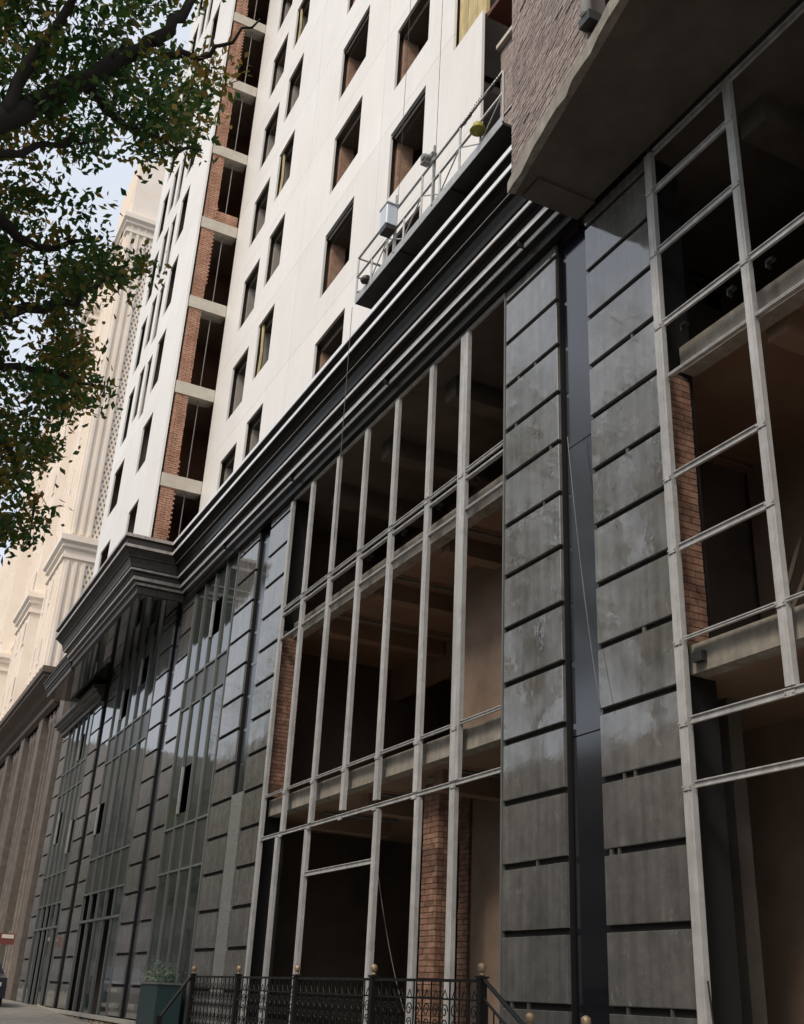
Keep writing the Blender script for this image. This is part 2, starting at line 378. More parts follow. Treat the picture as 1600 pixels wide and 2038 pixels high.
# ---- slabs, ceilings, rooms
def slab(x0, x1, zt, zb, ye=Y0+.3):
    box('slab_edge', x0, x1, ye, ye+.22, zb, zt, CONC, B)
for (x0, x1) in ((-21.3, -12.05), (-8.5, 4)):
    slab(x0, x1, 5.22, 4.9, Y0+.14); slab(x0, x1, 9.10, 8.75, Y0+.32)
    box('ceiling', x0-1.65, x1+(1.8 if x1 < 0 else 3), Y0+.37, 14, 4.92, 5.2, CEIL, B)
    box('ceiling', x0-1.65, x1+(1.8 if x1 < 0 else 3), Y0+.55, 14, 8.95, 9.1, CEIL, B)
    box('floor_slab', x0-1.65, x1+(1.8 if x1 < 0 else 3), Y0+.1, 14, .5, .83, CONC, B)
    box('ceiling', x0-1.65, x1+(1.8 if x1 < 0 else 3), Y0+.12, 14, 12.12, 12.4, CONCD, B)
for (xs_, y1_) in (((-20.2, -17.6, -14.9), 10.95), ((-7.2, -4.4, -1.6), 10.5)):
    for x in xs_:
        box('ceiling_beam', x-.15, x+.15, Y0+.6, y1_, 8.62, 8.948, CEIL, B); box('ceiling_beam', x-.15, x+.15, Y0+.6, 9.85, 4.6, 4.918, CEIL, B)
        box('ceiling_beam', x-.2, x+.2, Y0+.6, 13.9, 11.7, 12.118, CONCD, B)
        MB().tube([(x+.5, Y0+.7, 4.86), (x+.55, 9.8, 4.86)], .03, 6).build('conduit', ALU, B)
        MB().tube([(x+.6, Y0+.6, 8.88), (x+.62, 10.9, 8.88)], .03, 6).build('conduit', ALU, B)
# far inner beams and partition that stop the ceiling
box('room_partition', -23, -11.9, 11.0, 11.2, 8.2, 8.95, PLAST, B)
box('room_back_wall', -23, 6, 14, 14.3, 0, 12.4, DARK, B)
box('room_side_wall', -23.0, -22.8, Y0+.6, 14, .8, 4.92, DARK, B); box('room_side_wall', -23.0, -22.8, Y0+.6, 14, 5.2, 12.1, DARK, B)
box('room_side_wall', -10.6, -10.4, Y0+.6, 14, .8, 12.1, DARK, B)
box('render_wall', -16.1, -11.9, 9.2, 9.5, 5.2, 8.95, PLAST, B); box('render_wall', -15.78, -11.9, 9.25, 9.5, .83, 4.92, PLAST, B)
box('render_wall', -10.3, 3, 10.6, 10.8, 5.2, 8.95, PLAST, B); box('render_wall', -10.3, 3, 9.9, 10.1, .83, 4.92, PLAST, B)
box('concrete_pillar', -9.32, -9.0, 8.6, 8.8, .83, 4.92, CONCD, B)
# heap of scaffold boards on the first floor
for i in range(6):
    b = MB(); x = -8.3+i*.12; b.tube([(x, 8.6, 5.25), (x-.25+.1*i, 9.6, 7.0-.2*i)], .03, 6); b.build('leaning_plank', DARK, B)
# brick pillars
bp = MB().box(-15.50, -15.05, 8.22, 8.5, 4.80, 4.90).build('brick_pillar', CONC, B)
brick_block(bp, -15.52, -15.03, 8.2, 8.52, .83, 4.80, BRICKM, MORT, course=.084, length=.255, face='yx')
bj = MB().box(-21.6, -21.32, 7.6, 7.9, 8.8, 8.9).build('brick_jamb', CONC, B)
brick_block(bj, -21.6, -21.27, 7.58, 8.05, 5.3, 8.8, BRICKM, MORT, course=.084, individual=True, length=.26, face='x')
bj = MB().box(-8.86, -8.6, 7.6, 7.9, 8.72, 8.75).build('brick_jamb', CONC, B)
brick_block(bj, -8.86, -8.52, 7.58, 7.96, 5.22, 8.72, BRICKM, MORT, course=.084, individual=True, length=.26, face='x')
bj = MB().box(-16.0, -15.85, 9.25, 9.6, 4.8, 4.85).build('brick_jamb', CONC, B)
brick_block(bj, -16.1, -15.79, 9.2, 9.6, .83, 4.8, BRICKM, MORT, course=.084, individual=False, length=.35, face='yx')

# ---- glazed bays
def glazed(x0, x1, n, vents, doors=(), ztop=ZT, op=None):
    wdt = (x1-x0)/n
    bands = [(ZB, 4.25, 'glass_pane'), (4.30, 5.35, 'spandrel_panel'), (5.40, 8.55, 'glass_pane'), (8.60, 9.4, 'spandrel_panel'), (9.45, ztop, 'glass_pane')]
    for i in range(n):
        a = x0+i*wdt
        for bi, (za, zb, nm) in enumerate(bands):
            if (i, bi) in vents: 
                zc, zd = vents[(i, bi)]
                if zc > za+.1: box(nm, a+.05, a+wdt-.05, Y0+.03+random.uniform(0, .012), Y0+.045, za, zc, GLASS, B)
                if zd < zb-.1: box(nm, a+.05, a+wdt-.05, Y0+.03, Y0+.045, zd, zb, GLASS, B)
                box('open_vent', a+.045, a+.10, Y0-.03, Y0+.03, zc, zd, STEEL, B)
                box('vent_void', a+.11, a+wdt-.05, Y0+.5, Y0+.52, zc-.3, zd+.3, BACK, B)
                continue
            if (i, bi) in doors:
                continue
            j = random.uniform(-.012, .012)
            me = MB(); me.add([(a+.05, Y0+.03+j, za), (a+wdt-.05, Y0+.03-j, za), (a+wdt-.05, Y0+.035-j, zb), (a+.05, Y0+.03+j, zb), (a+.05, Y0+.06, za), (a+wdt-.05, Y0+.06, za), (a+wdt-.05, Y0+.06, zb), (a+.05, Y0+.06, zb)],
                   [(0, 1, 2, 3), (7, 6, 5, 4), (0, 4, 5, 1), (1, 5, 6, 2), (3, 2, 6, 7), (0, 3, 7, 4)])
            me.build(nm, GLASS if nm == 'glass_pane' else SPAND, B)
    for i in range(n+1):
        x = x0+i*wdt
        box('window_mullion', x-.035, x+.035, Y0-.02, Y0+.07, ZB, ztop, ALU, B)
    for z in (4.27, 5.37, 8.57, 9.42):
        box('window_transom', x0, x1, Y0-.01, Y0+.065, z-.025, z+.025, ALU, B)
    if doors:
        box('door_transom', x0, x1, Y0-.02, Y0+.08, 3.4, 3.47, ALU, B)
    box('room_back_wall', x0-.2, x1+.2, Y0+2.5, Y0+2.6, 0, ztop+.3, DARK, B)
glazed(-28.80, -25.0, 4, {(2, 4): (10.2, 11.2), (1, 2): (5.7, 6.9)})
glazed(-38.0, -32.4, 5, {(1, 4): (9.9, 10.9), (3, 4): (10.6, 11.5), (0, 2): (6.2, 7.2)}, doors={(0, 0), (1, 0), (3, 0)})
glazed(-46.55, -41.75, 5, {(1, 2): (6.6, 7.8), (3, 4): (9.6, 10.6), (4, 2): (6.0, 7.2)}, doors={(1, 0), (2, 0), (4, 0)}, ztop=11.3)
box('red_board', -33.3, -32.6, Y0+.1, Y0+.13, ZB, 3.2, REDW, B)
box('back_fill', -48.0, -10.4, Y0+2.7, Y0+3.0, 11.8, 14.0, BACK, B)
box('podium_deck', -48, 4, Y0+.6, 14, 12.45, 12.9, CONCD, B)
box('podium_end_wall', -48.05, -48, Y0+.05, 14, 0, 12.3, STONE, B)
# plinth ledge and rubble
box('plinth_ledge', -48.2, -21.0, Y0-.16, Y0-.02, ZB-.08, ZB+.02, PAVE, B)
pw = box('plinth_wall', -48.1, -21.0, Y0-.04, Y0+.2, -.2, ZB-.08, MORT, B)
for i in range(230):
    x = random.uniform(-44, -21.5); z = random.uniform(gz(x)+.1, ZB-.16)
    if z < gz(x): continue
    s = random.uniform(.09, .2); b = MB(); n = 7
    pts = [(s*(1+random.uniform(-.3, .3))*math.cos(2*math.pi*k/n)*1.4, s*.6*(1+random.uniform(-.3, .3))*math.sin(2*math.pi*k/n)) for k in range(n)]
    vs = [(p[0], 0, p[1]) for p in pts]+[(p[0]*.75, -.06, p[1]*.75) for p in pts]
    me = b.add(vs, [tuple(range(n, 2*n))]+[(k, (k+1) % n, n+(k+1) % n, n+k) for k in range(n)]).build('rubble_stone', RUBB, pw)
    me.location = (x, Y0-.042-random.uniform(0, .03), z)

# ---- cornice
CP = [(0, 12.06), (.12, 12.07), (.12, 12.26), (.17, 12.28), (.20, 12.30), (.20, 12.36), (.28, 12.38), (.31, 12.40), (.31, 12.50), (.36, 12.52), (.36, 12.60), (.44, 12.62), (.46, 12.64), (.46, 12.69),
      (.50, 12.71), (.515, 12.80), (.56, 12.93), (.59, 12.97), (.62, 12.98), (.62, 13.01), (.65, 13.03), (.70, 13.10), (.77, 13.16), (.79, 13.18), (.79, 13.25), (.74, 13.27), (.74, 13.44), (.80, 13.47), (.82, 13.49), (.82, 13.57), (.0, 13.62)]
def sweep(path, prof, name, m, parent):
    """path: list of (point, dir) where dir gives the mitre direction per unit offset"""
    b = MB(); n = len(prof)
    for (x, y), (dx, dy) in path:
        b.v += [(x+dx*o, y+dy*o, z) for o, z in prof]
    for i in range(len(path)-1):
        for k in range(n-1):
            b.f.append((i*n+k, i*n+k+1, (i+1)*n+k+1, (i+1)*n+k))
    b.f.append(tuple(range(n))); b.f.append(tuple(range((len(path)-1)*n, len(path)*n))[::-1])
    return b.build(name, m, parent)
sweep([((-10.06, 7.5), (0, -1)), ((-29.9, 7.5), (1, -1))], CP, 'cornice', CORN, B)
sweep([((-29.9, 7.5), (1, -1)), ((-29.9, 6.1), (1, -1)), ((-39.0, 6.1), (-1, -1)), ((-39.0, 7.5), (-1, -1))], CP, 'cornice', CORNL, B)
PATH = [((-10.06, 7.5), (0, -1)), ((-29.9, 7.5), (1, -1))]
PATHL = [((-29.9, 7.5), (1, -1)), ((-29.9, 6.1), (1, -1)), ((-39.0, 6.1), (-1, -1))]
for o_, za, zb in ((.82, 13.48, 13.575), (.79, 13.175, 13.26), (.46, 12.63, 12.69), (.31, 12.40, 12.515), (.20, 12.285, 12.36)):  # strips added where the moulding shows sky highlights
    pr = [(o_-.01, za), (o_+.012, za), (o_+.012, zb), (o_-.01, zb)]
    sweep(PATH, pr, 'cornice_highlight_strip', GLINT, B); sweep(PATHL, pr, 'cornice_highlight_strip', GLINTD, B)
sweep(PATH, [(.61, 12.985), (.626, 12.985), (.626, 13.008), (.61, 13.008)], 'cornice_highlight_strip', GLINTD, B)
# splice joints (dark collars) in the cornice bands
for x in (-11.2, -15.9, -20.8, -25.6):
    b = MB(); b.box(x, x+.02, 7.5-.315, 7.5-.18, 12.27, 12.51); b.build('cornice_joint', BACK, B)
# overhang soffit below the projecting tower volume, and ledge beyond it
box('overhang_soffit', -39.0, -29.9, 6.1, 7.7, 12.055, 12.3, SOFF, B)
LP = [(0, 11.3), (.1, 11.3), (.1, 11.5), (.2, 11.52), (.2, 11.58), (.3, 11.62), (.3, 11.72), (.42, 11.76), (.42, 11.9), (.0, 11.95)]
sweep([((-40.3, 7.5), (0, -1)), ((-48.0, 7.5), (-1, -1)), ((-48.0, 9.5), (-1, 0))], LP, 'lower_moulding', CORNL, B)
sweep([((-39.6, 6.1), (0, -1)), ((-44.4, 6.1), (-1, -1)), ((-44.4, 7.6), (-1, 0))], [(o*.6, z) for o, z in CP if z < 12.72]+[(0, 12.74)], 'ledge_moulding', CORNL, B)
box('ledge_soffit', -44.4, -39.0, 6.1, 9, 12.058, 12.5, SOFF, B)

# ---- tower walls
def wall_holes(name, x0, x1, z0, z1, holes, yf, t, m, parent):
    xs = sorted({x0, x1}|{min(max(h[i], x0), x1) for h in holes for i in (0, 1)}); zs = sorted({z0, z1}|{min(max(h[i], z0), z1) for h in holes for i in (2, 3)})
    b = MB()
    def hole(i, k):
        cx = (xs[i]+xs[i+1])/2; cz = (zs[k]+zs[k+1])/2
        return any(h[0] < cx < h[1] and h[2] < cz < h[3] for h in holes)
    nx, nz = len(xs)-1, len(zs)-1
    for i in range(nx):
        for k in range(nz):
            if hole(i, k): continue
            a, c, d, e = xs[i], xs[i+1], zs[k], zs[k+1]
            b.add([(a, yf, d), (c, yf, d), (c, yf, e), (a, yf, e)], [(0, 1, 2, 3)])
            b.add([(a, yf+t, d), (c, yf+t, d), (c, yf+t, e), (a, yf+t, e)], [(3, 2, 1, 0)])
            if i == 0 or hole(i-1, k): b.add([(a, yf, d), (a, yf+t, d), (a, yf+t, e), (a, yf, e)], [(3, 2, 1, 0)])
            if i == nx-1 or hole(i+1, k): b.add([(c, yf, d), (c, yf+t, d), (c, yf+t, e), (c, yf, e)], [(0, 1, 2, 3)])
            if k == 0 or hole(i, k-1): b.add([(a, yf, d), (c, yf, d), (c, yf+t, d), (a, yf+t, d)], [(3, 2, 1, 0)])
            if k == nz-1 or hole(i, k+1): b.add([(a, yf, e), (c, yf, e), (c, yf+t, e), (a, yf+t, e)], [(0, 1, 2, 3)])
    return b.build(name, m, parent)
SILL = [14.12+3.3*k for k in range(10)]
H = 1.93
COLS = {'A': (-28.12, -26.62, 0), 'B': (-25.85, -24.50, .25), 'C': (-20.80, -19.02, 0), 'D': (-17.06, -15.36, .28)}
TT = 46.0
holesM = []
for k, (a, c, dz) in COLS.items():
    for s in SILL: holesM.append((a, c, s+dz, s+dz+(H if k in 'AB' else 1.95)))
holesM.append((-14.15, -12.97, 19.45, 21.9))
for s in SILL[3:]: holesM.append((-14.15, -12.97, s, s+2))
floors = [13.0]+[s-.75 for s in SILL[1:]]+[TT]
bays = [(-29.9, -22.70), (-22.70, -17.65), (-17.65, -12.97)]
for (xa, xb) in bays:
    for z0, z1 in zip(floors, floors[1:]):
        hs = [h for h in holesM if h[1] > xa and h[0] < xb and h[3] > z0 and h[2] < z1]
        wall_holes('cladding_panel', xa+.007, xb-.007, z0+.005, z1-.005, hs, Y0, .06, WHITE, B)
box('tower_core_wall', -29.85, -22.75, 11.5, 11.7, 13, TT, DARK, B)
box('tower_core_wall', -22.75, -9, 10.6, 10.8, 13, TT, ROOMW, B)
box('tower_roof', -29.85, -5, Y0+.2, 20, TT, TT+.3, CONC, B)
# rooms behind the window openings
for k, (a, c, dz) in COLS.items():
    m = {'A': GREYP, 'B': GREYP, 'C': BRICKT, 'D': BRICKT}[k]
    for i, s in enumerate(SILL):
        z0 = s+dz-.9; z1 = s+dz+H+.28
        z1 = s+dz+H+.06
        box('window_side_wall', a-.14, a+.02, 7.70, 8.08 if k in 'CD' else 9.6, z0, s+dz+H-.12, m, B)
        box('window_head_beam', a-.3, c+.3, 7.70, 8.2, s+dz+H-.14, z1, ROOMW, B)
        box('room_partition', a-.7, a-.13, Y0+.07, 10.5, z0, z1, DARK, B)
        box('room_partition', c+.35, c+.5, Y0+.07, 10.5, z0, z1, DARK, B)
        box('ceiling', a-.7, c+.5, Y0+.07, 10.55, z1, z1+.2, ROOMW, B)
        if k == 'B' and i % 2 == 1 or (k == 'D' and i == 3):
            b = MB(); b.tube([(a+.16, Y0+.12, s+dz+.02), (a+.22, Y0+.13, s+dz+.9), (a+.14, Y0+.12, s+dz+1.9)], .05, 6); b.build('yellow_batten', YELL, B)
        if k in 'CD' and i % 2 == 1:
            box('window_frame', a, c, Y0+.03, Y0+.07, s+dz+H-.09, s+dz+H-.05, CORN, B)
            box('window_frame', a, c, Y0+.10, Y0+.13, s+dz+H-.06, s+dz+H-.02, BEAM, B)
# boarded opening at the right end
for i in range(3):
    box('yellow_board', -14.10+i*.37, -14.10+i*.37+.35, Y0+.10, Y0+.14, 19.47, 21.88, YELL, B)
box('yellow_board', -14.14, -12.98, Y0+.145, Y0+.17, 19.5, 21.8, YELL, B)
# loggia at the right end of the tower
box('loggia_wall', -12.97, -9, 9.2, 9.4, 13, TT, DARK, B)
brp = box('loggia_pillar', -12.90, -12.28, 7.92, 8.4, 13, 18.5, MORTG, B)
brick_block(brp, -12.92, -12.26, 7.9, 8.4, 13.0, 18.5, BRICKG, MORTG, individual=False, face='y')
box('loggia_ledge', -12.94, -12.2, 7.8, 8.5, 18.5, 18.6, BEAM, B)
box('loggia_slab', -12.96, -9.2, 7.6, 9.2, 19.3, 19.42, REDW, B)
# side face X=-29.9 : brick and beams
XS = -29.9
box('cladding_return', XS-.02, XS+.0, 6.1, 6.16, 12.9, TT, WHITE, B)
box('side_gap', XS-.5, XS-.15, 6.165, 6.225, 12.9, TT, BACK, B)
sw = MB().box(XS-.42, XS-.05, 6.22, 6.62, 12.9, TT).build('side_brick_wall', MORT, B)
jb = MB()
z = 13.0; r = 0
while z < TT:
    y = 6.24-(r % 2)*.11
    while y < 6.66:
        a = max(y, 6.23); c = min(y+.215, 6.66+(.05 if r % 2 and int(z/3.34) % 3 == 1 else random.uniform(-.01, .01)))
        if c-a > .03: jb.box(XS-.12, XS-.035+random.uniform(-.006, .006), a, c, z, z+.068)
        y += .23
    z += .08; r += 1
stuff(jb.build('brick', BRICKO, sw))
for k in range(10):
    zb = 12.35+3.34*k
    if zb > 12.9 or k == 0:
        if k: box('edge_beam', XS-.5, XS-.004, 6.19, 7.49, zb, zb+.44, BEAM, B)
    box('ceiling', XS-2.4, XS-.5, 6.3, 9.8, zb+.1, zb+.3, PLAST, B)
    m = MB(); m.tube([(XS-.2, 7.03, zb+.44), (XS-.2, 7.04, zb+3.34)], .018, 6); m.build('service_pipe', ALU, B)
    if k in (4,):
        q = MB()
        for r in range(6): q.box(XS-.14, XS-.06, 6.68, 7.46, zb+.45+r*.08, zb+.45+r*.08+.068)
        q.build('low_brick_infill', BRICKO, B)
box('tower_core_wall', XS-2.6, XS-2.4, 6.3, 11.5, 12.9, TT, REDBR, B)
box('tower_core_wall', XS-2.5, XS, 8.6, 8.8, 12.9, TT, REDBR, B)
# projecting left volume
YL = 6.1
holesL = []
for s in SILL:
    if s < 20:
        holesL += [(-33.82, -32.42, s+.2, s+2.1), (-38.1, -36.45, s+.2, s+2.1)]
    else:
        holesL += [(-33.7, -32.55, s+.1, s+2.3), (-35.1, -34.35, s-.3, s+2.2), (-36.4, -35.55, s+.2, s+2.4), (-38.0, -36.95, s-.1, s+2.2)]
for (xa, xb) in ((-34.05, -29.9), (-39.0, -34.05)):
    for z0, z1 in zip(floors, floors[1:]):
        hs = []
        for h in holesL:
            if h[1] > xa and h[0] < xb and h[3] > z0 and h[2] < z1: hs.append(h)
        wall_holes('cladding_panel', xa+.006, xb-.006, z0+.002, z1-.002, hs, YL, .06, WHITE, B)
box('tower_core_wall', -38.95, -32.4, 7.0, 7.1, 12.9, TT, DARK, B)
for x in (-34.15, -36.5, -38.9):
    box('room_partition', x-.1, x, YL+.07, 7.0, 12.9, TT, GREYP, B)
for s in SILL: box('floor_slab', -38.95, -32.4, YL+.07, 7.0, s-.6, s-.4, CONC, B)
box('tower_end_wall', -39.0, -38.96, YL+.05, 20, 12.9, TT, WHITE, B)
box('tower_roof', -39, -29.9, YL+.07, 20, TT, TT+.3, CONC, B)

# ---- brick bay with slanting front above the right of the podium
pA, pB, pC = (-10.05, 6.34), (-6.70, 5.73), (4.0, 3.8)
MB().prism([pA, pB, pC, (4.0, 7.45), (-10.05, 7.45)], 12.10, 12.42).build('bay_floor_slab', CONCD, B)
# ragged pale edge of the slab
b = MB(); n = 60
L = math.dist(pA, pC); ux, uy = (pC[0]-pA[0])/L, (pC[1]-pA[1])/L
vs = []
for i in range(n+1):
    t = i/n*L; e = random.uniform(0, .07)
    x, y = pA[0]+ux*t, pA[1]+uy*t
    vs += [(x-.004+uy*.03*1, y-.035-e*.5, 12.085-random.uniform(0, .05)), (x, y-.045-e*.4, 12.28+random.uniform(-.05, .05)), (x, y+.05, 12.44), (x, y+.06, 12.09)]
b.add(vs, [(4*i+k, 4*(i+1)+k, 4*(i+1)+(k+1) % 4, 4*i+(k+1) % 4) for i in range(n) for k in range(4)]+[(0, 1, 2, 3)])
b.build('slab_lip', CONC, B)
box('end_beam', -10.03, -9.6, 6.50, 7.46, 12.06, 12.098, CONCD, B)
bw = MB().prism([(pA[0]+.0, pA[1]+.016), (-7.62, 5.913), (-7.62, 6.2), (-9.95, 6.6)], 12.42, 18).build('bay_brick_wall', MORTG, B)
ang = math.atan2(uy, ux)
proto = {}
cnt = 0; extra = MB()
course = .082
for r in range(66):
    z = 12.43+r*course; t = -(r % 2)*.13
    while t < 2.42:
        if r > 1 and random.random() < .018: t += .225; continue
        a = max(t, 0); c = min(t+.205, 2.46)
        if c-a > .04:
            j = random.uniform(-.004, .003)
            hx = random.choice((.060, .064, .067))
            if cnt < 300 and z < 17:
                k = (round(c-a, 3), hx)
                if k not in proto:
                    q = MB().box(0, c-a, 0, .09, 0, hx); me = bpy.data.meshes.new('brick'); me.from_pydata(q.v, [], q.f); me.materials.append(BRICKG); proto[k] = me
                o = link('brick', proto[k], bw, (pA[0]+ux*a, pA[1]+uy*a+j, z), ang+random.uniform(-.008, .008)); cnt += 1
            else:
                x, y = pA[0]+ux*a, pA[1]+uy*a+j
                dx, dy = ux*(c-a), uy*(c-a)
                extra.add([(x, y, z), (x+dx, y+dy, z), (x+dx, y+dy+.09, z), (x, y+.09, z), (x, y, z+hx), (x+dx, y+dy, z+hx), (x+dx, y+dy+.09, z+hx), (x, y+.09, z+hx)],
                          [(3, 2, 1, 0), (4, 5, 6, 7), (0, 1, 5, 4), (1, 2, 6, 5), (2, 3, 7, 6), (3, 0, 4, 7)])
        t += .225
stuff(extra.build('brick', BRICKG, bw))
MB().tube([(-7.55, 5.83, 12.75), (-7.55, 5.83, 17)], .07, 10).build('white_pipe', WHITE, B, True)
box('pipe_bracket', -7.66, -7.44, 5.80, 6.0, 12.6, 12.75, BLACKP, B)
box('bay_inner_wall', -9.9, 4, 7.0, 7.2, 12.42, 18, DARK, B)
jb2 = box('brick_jamb', -7.2, -6.8, 6.45, 6.8, 12.42, 17, MORT, B)
brick_block(jb2, -7.22, -6.78, 6.4, 6.8, 12.42, 17, BRICKG, MORT, individual=False, face='yx')
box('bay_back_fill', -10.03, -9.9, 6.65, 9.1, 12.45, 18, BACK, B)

# ================================================================== suspended platform
G = thing('suspended_platform', 'galvanised suspended work platform hanging just above the dark cornice', 'work platform')
gx0, gx1, gy0, gy1, gz0 = -16.25, -10.75, 6.62, 7.22, 14.12
box('deck', gx0, gx1, gy0, gy1, gz0, gz0+.05, DECKM, G)
box('deck_rib', gx0+1.9, gx0+1.94, gy0+.005, gy1-.005, gz0-.03, gz0, BLACKP, G)
box('deck_rib', gx0+3.8, gx0+3.84, gy0+.005, gy1-.005, gz0-.03, gz0, BLACKP, G)
box('toe_board', gx0, gx1, gy0-.012, gy0-.001, gz0-.01, gz0+.17, GALV, G)
box('toe_board', gx0, gx1, gy1+.001, gy1+.012, gz0, gz0+.17, GALV, G)
for yy, ht in ((gy0, 1.12), (gy1, 1.3)):
    for z, nm in ((gz0+ht, 'top_rail'), (gz0+ht*.58, 'mid_rail')):
        MB().tube([(gx0, yy, z), (gx1, yy, z)], .024, 8).build(nm, GALV, G, True)
    for i in range(9):
        x = gx0+i*(gx1-gx0)/8
        MB().tube([(x, yy, gz0+.05), (x, yy, gz0+(ht if i % 2 == 0 else ht*.58))], .02, 6).build('upright', GALV, G)
    for i in range(8):
        x = gx0+i*(gx1-gx0)/8; x2 = gx0+(i+1)*(gx1-gx0)/8
        MB().tube([(x, yy, gz0+.17 if i % 2 else gz0+ht*.58), (x2, yy, gz0+ht*.58 if i % 2 else gz0+.17)], .012, 6).build('brace', GALV, G)
for z in (.3, .65, 1.12):
    MB().tube([(gx0, gy0, gz0+z), (gx0, gy1, gz0+z)], .02, 6).build('end_rail', GALV, G)
MB().tube([(gx0, gy0, gz0+1.12), (gx0+.3, (gy0+gy1)/2, gz0+.9), (gx0, gy1, gz0+1.12)], .012, 6).build('brace', GALV, G)
MB().tube([(gx0, gy0, gz0+.3), (gx0, gy1, gz0+.65)], .014, 6).build('brace', GALV, G)
# hoists
for hx, s in ((-14.55, 1.), (-13.05, .55)):
    h = MB(); h.box(hx-.02, hx+.02, gy0-.03, gy0+.02, gz0+.1, gz0+1.45); h.box(hx-.15*s, hx+.15*s, gy0-.06, gy0-.03, gz0+1.05, gz0+1.12)
    ho = h.build('hoist_frame', GALV, G)
c1 = MB(); c1.panel(-14.72, -14.42, gy0-.26, gy0-.04, gz0+.62, gz0+1.08, .02); cc = c1.build('control_box', HOISTW, G)
box('box_base', -14.71, -14.43, gy0-.25, gy0-.05, gz0+.52, gz0+.615, BLACKP, cc)
box('box_lid', -14.74, -14.40, gy0-.27, gy0-.03, gz0+1.083, gz0+1.11, GALV, cc)
b = MB(); b.lathe(0, 0, [(.02, -.13), (.07, -.12), (.08, -.04), (.08, .05), (.06, .12), (.02, .13)], 12); b.box(-.11, .05, -.10, .06, -.05, .09); b.box(-.05, .1, .02, .12, -.12, -.02)
o = b.build('hoist_motor', HOISTD, G); o.location = (-13.12, gy0-.10, gz0+1.16); o.rotation_euler = (math.pi/2, .2, 0)
b = MB(); b.lathe(0, 0, [(.02, -.09), (.07, -.08), (.09, 0), (.07, .08), (.02, .09)], 10)
o = b.build('end_roller', BLACKP, G, True); o.location = (gx0+.55, gy0-.05, gz0+.22); o.rotation_euler = (0, math.pi/2, .4)
for hx in (-14.55, -13.05):
    tag(MB().tube([(hx, gy0+.02, gz0+1.45), (hx, gy0+.06, 45)], .005, 5).build('suspension_wire', IRON), 'thin steel wire rising from the %s of the work platform' % ('pale blue control box' if hx < -14 else 'round hoist motor'), 'wire', 'wires carrying the work platform')
b = MB(); b.lathe(0, 0, [(.17, 0), (.155, .03), (.12, .05), (.125, .10), (.10, .17), (.04, .20)], 14)
o = b.build('yellow_helmet', OLIVE, None, True); o.location = (-11.35, gy0-.10, gz0+.32); o.scale = (.8, .8, .8); tag(o, 'yellow safety helmet hooked on the mid rail of the work platform', 'helmet')
b = MB(); b.lathe(0, 0, [(.05, 0), (.16, .02), (.14, .12), (.15, .22), (.05, .26)], 10)
o = b.build('cloth_bundle', CREAMD, None, True); o.location = (-13.85, (gy0+gy1)/2, gz0+.052); tag(o, 'brown cloth bundle lying on the platform deck between the two hoists', 'bundle')
# rope wound round the top rail
b = MB(); pts = []
for i in range(90):
    t = i/89; x = -12.2+1.4*t; a = i*1.9
    pts.append((x, gy0+.03*math.cos(a), gz0+1.12+.03*math.sin(a)-.03*math.sin(t*9)))
tag(b.tube(pts, .011, 5).build('coiled_rope', BLACKP, None, True), 'dark rope wound round the top rail of the work platform', 'rope')

# ================================================================== neighbour building
N = thing('ornate_building', 'cream ornate high-rise with projecting bays and moulded cornices beyond the white tower', 'building')
NT = 50.0
def npart(x0, x1, yf, z0, z1, corn=(22.0,)):
    box('bay_wall', x0, x1, yf, 20, z0, z1, CREAM, N)
    for zc in corn:
        if z0 < zc < z1:
            sweep([((x1, 20), (1, 0)), ((x1, yf), (1, -1)), ((x0, yf), (-1, -1)), ((x0, 20), (-1, 0))],
                  [(.002, zc-1.2), (.12, zc-1.15), (.12, zc-.95), (.04, zc-.93), (.04, zc-.7), (.2, zc-.6), (.2, zc-.45), (.35, zc-.3), (.35, zc), (.002, zc+.05)], 'bay_cornice', CREAM, N)
npart(-56.6, -52, 6.62, 15.1, 47, (22.1, 42.5))
npart(-62, -56.6, 7.45, 15.1, 45, (22.1,))
npart(-67.0, -62, 6.62, 15.1, 47, (22.1, 42.5))
npart(-74, -67, 7.45, 15.1, 42, (22.1,))
npart(-82, -74, 6.5, 15.1, 40, (21.5,))
npart(-100, -82, 7.2, 15.1, 36, (21.5,))
# fluting strips on fronts and side faces, dot holes, slit windows
fl = MB()
for (x0, x1, yf, zt) in ((-56.6, -52, 6.62, 46.8), (-67, -62, 6.62, 46.8), (-62, -56.6, 7.45, 44.8), (-74, -67, 7.45, 41.8), (-82, -74, 6.5, 39.8), (-100, -82, 7.2, 35.8)):
    x = x0+.2
    while x < x1-.2:
        fl.box(x, x+.28, yf-.10, yf-.002, 22.3, zt); fl.box(x, x+.28, yf-.08, yf-.002, 15.3, 20.7); x += .93
for y in (6.75, 7.15, 7.55, 8.6, 9.3, 10):
    fl.box(-51.998, -51.9, y, y+.14, 22.3, 42); fl.box(-51.998, -51.9, y, y+.14, 15.3, 20.8)
stuff(fl.build('fluting', CREAM, N))
dots = MB()
for (za, zb) in ((15.4, 20.7), (22.3, 41)):
    z = za
    r = 0
    while z < zb:
        for y in (7.76, 7.96, 8.16, 8.36):
            dots.box(-51.999, -51.985, y+(r % 2)*.09, y+(r % 2)*.09+.07, z, z+.14)
        z += .26; r += 1
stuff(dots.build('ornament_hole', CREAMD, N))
ws = MB()
